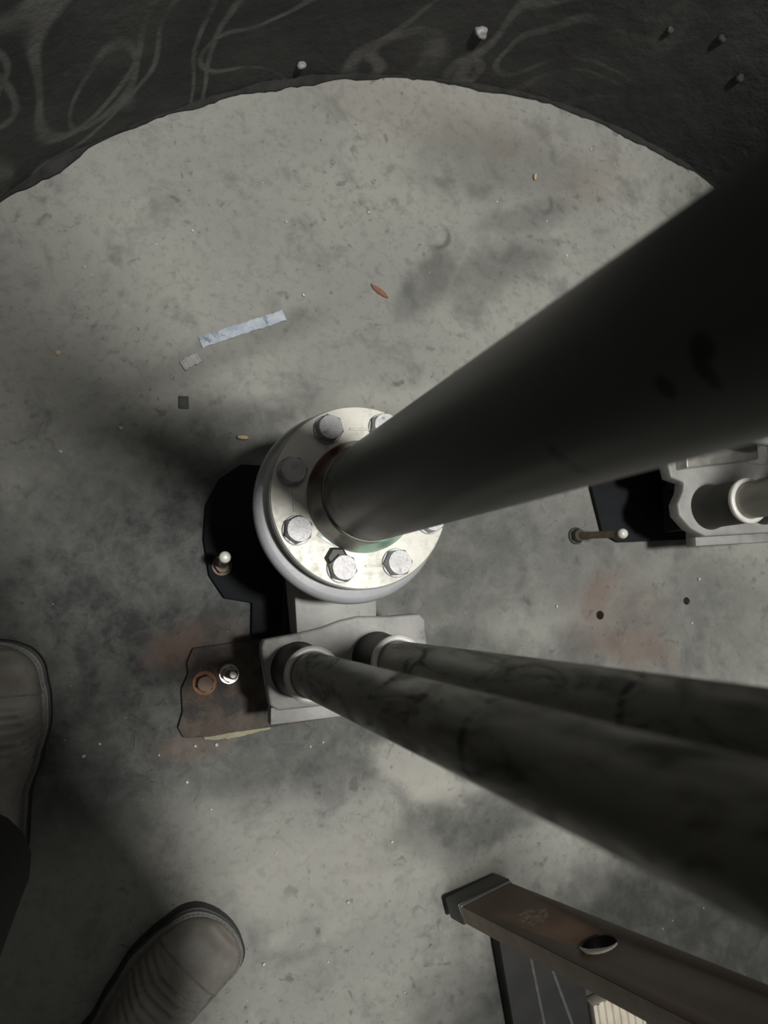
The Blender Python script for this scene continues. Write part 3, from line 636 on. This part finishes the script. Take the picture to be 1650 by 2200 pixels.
def chip(name, x, y, s, mat, label, cat, group=None, flat=0.5, seed=0, rz=None):
    b = bmesh.new(); bmesh.ops.create_icosphere(b, subdivisions=2, radius=1)
    rz = random.random() * 6.3 if rz is None else rz
    for v in b.verts:
        v.co *= 1 + 0.35 * noise.noise(v.co * 1.6 + Vector((seed * 3.1, seed, 0)))
        v.co = Matrix.Rotation(rz, 3, 'Z') @ Vector((v.co.x * s[0], v.co.y * s[1], v.co.z * s[0] * flat))
    mz = min(v.co.z for v in b.verts)
    return tag(finish(name, b, M_[mat], None, (x, y, z0(x, y) - mz - 0.0003), angle=50), label, cat, group)
chip('paint_chip', 0.678, 0.782, (0.0075, 0.0030), 'ygrit', 'pale orange chip on the floor near the curved wall', 'chip', seed=1, rz=1.5)
chip('paint_chip', 0.379, 0.523, (0.017, 0.004), 'ored', 'red brown curled sliver on the concrete above the thick pipe', 'chip', seed=2, rz=-0.55, flat=0.18)
chip('stone_chip', 0.157, 0.258, (0.009, 0.004), 'ygrit', 'yellowish stone chip on the floor left of the round flange', 'chip', seed=3, rz=0)
chip('stone_chip', -0.111, 0.365, (0.0042, 0.0040), 'ygrit', 'cream stone chip near the left edge, left of the blue tape', 'chip', seed=4)
b = bmesh.new(); box(b, (0, 0, 0.002), (0.015, 0.019, 0.004), 0.001, Matrix.Rotation(0.05, 3, 'Z'))
tag(finish('rubber_scrap', b, M_['scrap'], None, (0.068, 0.306, z0(0.068, 0.306))), 'small dark square scrap on the floor below the blue tape', 'scrap')
GL = 'tiny pale grit crumb lying on the grey concrete floor'
for k, (gx, gy) in enumerate([(0.073, 0.581), (0.02, 0.55), (-0.08, 0.50), (0.18, 0.68), (0.22, 0.62), (0.05, -0.21), (0.10, -0.20), (-0.03, -0.19), (-0.05, -0.205), (0.13, -0.20), (0.29, -0.205), (0.27, -0.21), (0.125, -0.29), (0.09, -0.25), (0.40, -0.36), (0.22, -0.36), (0.33, -0.44),
                              (0.60, 0.72), (0.70, 0.70), (0.74, 0.64), (0.86, 0.70), (0.80, 0.86), (0.70, 0.0), (1.00, 0.05), (0.98, -0.03), (0.30, -0.52), (0.42, -0.58), (0.205, -0.51), (0.25, 0.50), (0.36, 0.66), (-0.10, 0.22), (-0.02, 0.26)]):
    s = 0.0016 + 0.0016 * random.random()
    chip('grit_crumb', gx, gy, (s, s * 0.8), 'grit', GL, 'grit', 'pale grit crumbs on the floor', 0.8, k)
# grout squeezed out along the front of the rusty foot plate
b = bmesh.new(); pts = []; rr = []
for k in range(24):
    f = k / 23; x = 0.112 + 0.096 * f; pts.append((x, -0.1895 + 0.0105 * f + 0.0015 * noise.noise(Vector((k * 0.5, 0, 0))), 0.001)); rr.append(0.0030 + 0.0060 * max(0, math.sin(PI * min(1, f * 1.15))) * (0.7 + 0.5 * noise.noise(Vector((k * 0.7, 4, 0)))))
tube(b, pts, rr, 8); tag(finish('grout_bead', b, M_['grout']), 'yellowish crumbly grout bead along the front of the rusty plate', 'grout')

# ------------------------------------------------------------------ the person: boots, trousers, jacket, head, hands
person = thing('person', 'person in dark trousers and dusty brown work boots standing at the lower left', 'person', (-0.06, -0.42, 0))
PO = Vector((-0.06, -0.42, 0))
def interp(tab, t):
    for (a, va), (c, vc) in zip(tab[:-1], tab[1:]):
        if t <= c:
            f = (t - a) / (c - a) if c > a else 0; f = f * f * (3 - 2 * f)
            return va + (vc - va) * f
    return tab[-1][1]
HW = [(0, 0.006)] + [(0.15 * q / 24, 0.0545 * (1 - (1 - q / 24) ** 2.3) ** 0.5) for q in range(1, 24)] + [(0.15, 0.0545), (0.24, 0.0575), (0.34, 0.058), (0.48, 0.051), (0.62, 0.044), (0.78, 0.0425), (0.90, 0.040), (0.96, 0.033), (1, 0.018)]
HT = [(0, 0.030), (0.01, 0.040), (0.03, 0.052), (0.10, 0.064), (0.20, 0.068), (0.32, 0.077), (0.45, 0.098), (0.56, 0.125), (0.70, 0.135), (0.9, 0.13), (1, 0.11)]
def boot(tip, ang, side, label):
    L = 0.315
    root = bpy.data.objects.new('boot', None); COL.objects.link(root); root.parent = person
    root.location = Vector((tip[0], tip[1], 0)) - PO; root.rotation_euler = (0, 0, ang); root['label'] = label
    # local frame: toe tip at origin pointing +x, so the heel lies at x=-L ; side=+1 for a left foot (big toe on -y)
    def cen(t): return side * 0.010 * math.sin(PI * min(1, t * 1.6)) * -1
    NT_ = 64; NS = 34
    def sect(t, off=0.0, crease=True, zb=0.028):
        w = interp(HW, t) + off; h = interp(HT, t) - zb + off
        out = []
        for k in range(NS + 1):
            a = PI * k / NS
            ca, sa = math.cos(a), math.sin(a)
            e = 0.62
            yy = w * math.copysign(abs(ca) ** e, ca); zz = h * sa ** 0.78
            dx = 0.0
            if crease:
                wgt = max(0, 1 - abs((t - 0.37) / 0.16) ** 2)
                ph = (t + 0.045 * (ca * ca) + 0.015 * ca * side) * 2 * PI / 0.036
                amp = 0.0052 * wgt * (0.55 + 0.45 * sa) * (0.8 + 0.4 * noise.noise(Vector((t * 30, ca * 2, side))))
                rr = (abs(math.sin(ph / 2)) ** 0.6 - 0.7) * 2
                zz += amp * rr * sa; yy += 0.6 * amp * rr * ca
            zz += 0.0012 * noise.noise(Vector((t * 9, ca * 2, side * 3)))
            out.append((-L * t + dx, yy + cen(t), zb + max(zz, 0)))
        return out
    def skinmesh(t0, t1, off, crease, name, mat, n=NT_):
        b = bmesh.new(); rows_ = [[b.verts.new(p) for p in sect(t0 + (t1 - t0) * (i / n) ** 1.6, off, crease)] for i in range(n + 1)]
        for A, B in zip(rows_[:-1], rows_[1:]):
            for k in range(NS): b.faces.new((A[k], A[k + 1], B[k + 1], B[k]))
        b.faces.new(rows_[0]); b.faces.new(rows_[-1][::-1])
        return finish(name, b, M_[mat], root, angle=70)
    up = skinmesh(0.0, 1.0, -0.004, True, 'upper', 'boot', 150)
    skinmesh(0.0, 0.205, -0.0022, False, 'toe_cap', 'boot', 30)
    # seam roll behind the toe cap
    b = bmesh.new(); tube(b, [Vector(p) for p in sect(0.208, -0.0025, False)], 0.0014, 6); finish('toe_seam', b, M_['thread'], up)
    # sole and welt
    TS = [0.0, 0.002, 0.006, 0.012, 0.02, 0.03, 0.042, 0.056, 0.072, 0.09, 0.11, 0.135, 0.165] + [0.2 + 0.8 * i / 30 for i in range(31)]
    def outline(off):
        lft = [(off - (L + 1.8 * off) * t, interp(HW, t) + off * min(1, t / 0.04) ** 0.5 + cen(t)) for t in TS]
        rgt = [(off - (L + 1.8 * off) * t, -interp(HW, t) - off * min(1, t / 0.04) ** 0.5 + cen(t)) for t in TS]
        return lft[::-1] + rgt
    b = bmesh.new(); prism(b, outline(0.0065), 0.0, 0.024, 0.003); finish('sole', b, M_['sole'], root, angle=50)
    b = bmesh.new(); prism(b, outline(0.0040), 0.0235, 0.0305, 0.0018); wl = finish('welt', b, M_['welt'], root, angle=50)
    b = bmesh.new(); ol = outline(0.0012)
    for (x0, y0), (x1, y1) in zip(ol[:-1], ol[1:]):
        seg_ = math.hypot(x1 - x0, y1 - y0)
        if seg_ < 0.002 or seg_ > 0.03: continue
        tube(b, [(x0 + (x1 - x0) * .15, y0 + (y1 - y0) * .15, 0.0308), ((x0 + x1) / 2, (y0 + y1) / 2, 0.0318), (x0 + (x1 - x0) * .85, y0 + (y1 - y0) * .85, 0.0308)], 0.0010, 5)
    st = finish('stitching', b, M_['thread'], wl); tag(st, kind='stuff')
    # shaft
    b = bmesh.new(); rows_ = []
    for i in range(15):
        f = i / 14; z = 0.085 + 0.155 * f; cx = -L * (0.735 + 0.01 * f); rx = 0.082 - 0.022 * f ** 0.7; ry = 0.0415 + 0.008 * f
        rows_.append([b.verts.new((cx + (rx + 0.0015 * math.sin(i * 2.1 + 3 * math.cos(a))) * math.cos(a), ry * math.sin(a), z)) for a in [2 * PI * k / 36 for k in range(36)]])
    for A, B in zip(rows_[:-1], rows_[1:]):
        for k in range(36): b.faces.new((A[k], A[(k + 1) % 36], B[(k + 1) % 36], B[k]))
    b.faces.new(rows_[0][::-1]); b.faces.new(rows_[-1]); finish('shaft', b, M_['boot'], root, angle=60)
    return root
boot((-0.170, -0.050), math.radians(92), 1, 'dusty brown work boot at the left edge')
boot((0.150, -0.444), math.radians(43), -1, 'dusty brown work boot with a dark sole edge, bottom left')

def skin_obj(name, verts, edges, radii, mat, root=0, sub=2, flat=None):
    me = bpy.data.meshes.new(name); me.from_pydata([Vector(v) - PO for v in verts], edges, [])
    o = bpy.data.objects.new(name, me); COL.objects.link(o); o.parent = person; me.materials.append(M_[mat])
    o.modifiers.new('s', 'SKIN'); sv = me.skin_vertices[0].data
    for i, r in enumerate(radii): sv[i].radius = r if isinstance(r, tuple) else (r, r); sv[i].use_root = (i == root)
    m = o.modifiers.new('u', 'SUBSURF'); m.levels = sub; m.render_levels = sub
    bpy.context.view_layer.update(); apply_mods(o); o.data.materials.clear(); o.data.materials.append(M_[mat])
    return o
skin_obj('trousers', [(-0.06, -0.41, 0.96), (-0.05, -0.38, 1.06), (-0.145, -0.36, 0.88), (-0.160, -0.285, 0.52), (-0.158, -0.290, 0.20), (0.03, -0.47, 0.88), (0.000, -0.545, 0.52), (-0.022, -0.605, 0.20), (-0.158, -0.292, 0.125), (-0.024, -0.608, 0.125)],
         [(0, 1), (0, 2), (2, 3), (3, 4), (0, 5), (5, 6), (6, 7), (4, 8), (7, 9)], [0.125, 0.125, 0.098, 0.074, 0.070, 0.098, 0.074, 0.070, 0.072, 0.072], 'cloth')
skin_obj('jacket', [(-0.05, -0.40, 1.00), (0.02, -0.37, 1.18), (0.08, -0.33, 1.36), (0.10, -0.29, 1.45), (-0.09, -0.25, 1.39), (-0.205, -0.17, 1.16), (-0.085, -0.075, 1.225), (0.255, -0.41, 1.39), (0.235, -0.32, 1.14), (0.085, -0.085, 1.225)],
         [(0, 1), (1, 2), (2, 3), (2, 4), (4, 5), (5, 6), (2, 7), (7, 8), (8, 9)], [0.165, 0.190, 0.170, 0.062, 0.085, 0.055, 0.040, 0.072, 0.055, 0.040], 'jacket')
for sx in (-1, 1):
    wr = Vector((0.085 * sx, -0.080, 1.228)); vs = [wr, wr + Vector((-0.010 * sx, 0.045, 0.004)), wr + Vector((-0.018 * sx, 0.080, 0.006))]; es = [(0, 1), (1, 2)]; rs = [0.026, (0.036, 0.020), (0.036, 0.016)]
    for k, (fx, fl_) in enumerate(((-0.030, 0.068), (-0.011, 0.078), (0.009, 0.074), (0.028, 0.060))):
        b0 = vs[2] + Vector((fx * 0.9, 0.008, 0)); i = len(vs)
        vs += [b0 + Vector((0, 0.018, 0.002)), b0 + Vector((-0.012 * sx, 0.018 + fl_ * 0.45, 0.010)), b0 + Vector((-0.030 * sx, 0.016 + fl_ * 0.7, 0.006))]
        es += [(2, i), (i, i + 1), (i + 1, i + 2)]; rs += [0.0095, 0.009, 0.0075]
    i = len(vs); vs += [vs[1] + Vector((-0.035 * sx, 0.008, 0.010)), vs[1] + Vector((-0.052 * sx, 0.032, 0.014)), vs[1] + Vector((-0.060 * sx, 0.055, 0.012))]
    es += [(1, i), (i, i + 1), (i + 1, i + 2)]; rs += [0.0125, 0.011, 0.009]
    skin_obj('hand', vs, es, rs, 'skin')
# head, looking down towards the pipes, under a helmet
b = bmesh.new(); bmesh.ops.create_uvsphere(b, u_segments=40, v_segments=30, radius=1.0)
for v in b.verts:
    x, y, z = v.co                          # +y is the face
    jaw = max(0, -z)
    X = 0.074 * x * (1 - 0.28 * jaw); Y = 0.096 * y * (1 - 0.12 * jaw); Z = 0.116 * z
    if y > 0.6:
        Y += 0.022 * math.exp(-((x / 0.16) ** 2)) * math.exp(-(((z + 0.12) / 0.16) ** 2)) + 0.006 * math.exp(-((x / 0.3) ** 2) - ((z + 0.48) / 0.09) ** 2)
        Y -= 0.010 * (math.exp(-(((x - 0.4) / 0.17) ** 2)) + math.exp(-(((x + 0.4) / 0.17) ** 2))) * math.exp(-(((z - 0.05) / 0.13) ** 2))
    X += math.copysign(0.016, x) * math.exp(-((y / 0.16) ** 2) - ((z + 0.02) / 0.26) ** 2) if abs(x) > 0.7 else 0
    v.co = (X, Y, Z)
HR = Matrix.Rotation(math.radians(-20), 3, 'Z') @ Matrix.Rotation(math.radians(-42), 3, 'X')
for v in b.verts: v.co = HR @ v.co + Vector((0.125, -0.215, 1.58)) - PO
hd = finish('head', b, M_['skin'], person, angle=80)
b = bmesh.new(); tube(b, [Vector((0.10, -0.295, 1.43)) - PO, Vector((0.118, -0.245, 1.54)) - PO], 0.056, 20); finish('neck', b, M_['skin'], hd)
b = bmesh.new(); bmesh.ops.create_uvsphere(b, u_segments=40, v_segments=24, radius=1.0)
bmesh.ops.delete(b, geom=[v for v in b.verts if v.co.z < -0.05], context='VERTS')
for v in b.verts:
    brim = 1.16 if v.co.z < 0.1 else 1.0
    v.co = HR @ Vector((v.co.x * 0.098 * brim, v.co.y * 0.122 * brim + (0.02 if v.co.y > 0 and brim > 1 else 0), v.co.z * 0.105 + 0.030)) + Vector((0.125, -0.215, 1.58)) - PO
bmesh.ops.solidify(b, geom=b.faces[:], thickness=0.004)
finish('helmet', b, M_['hat'], person, angle=60)
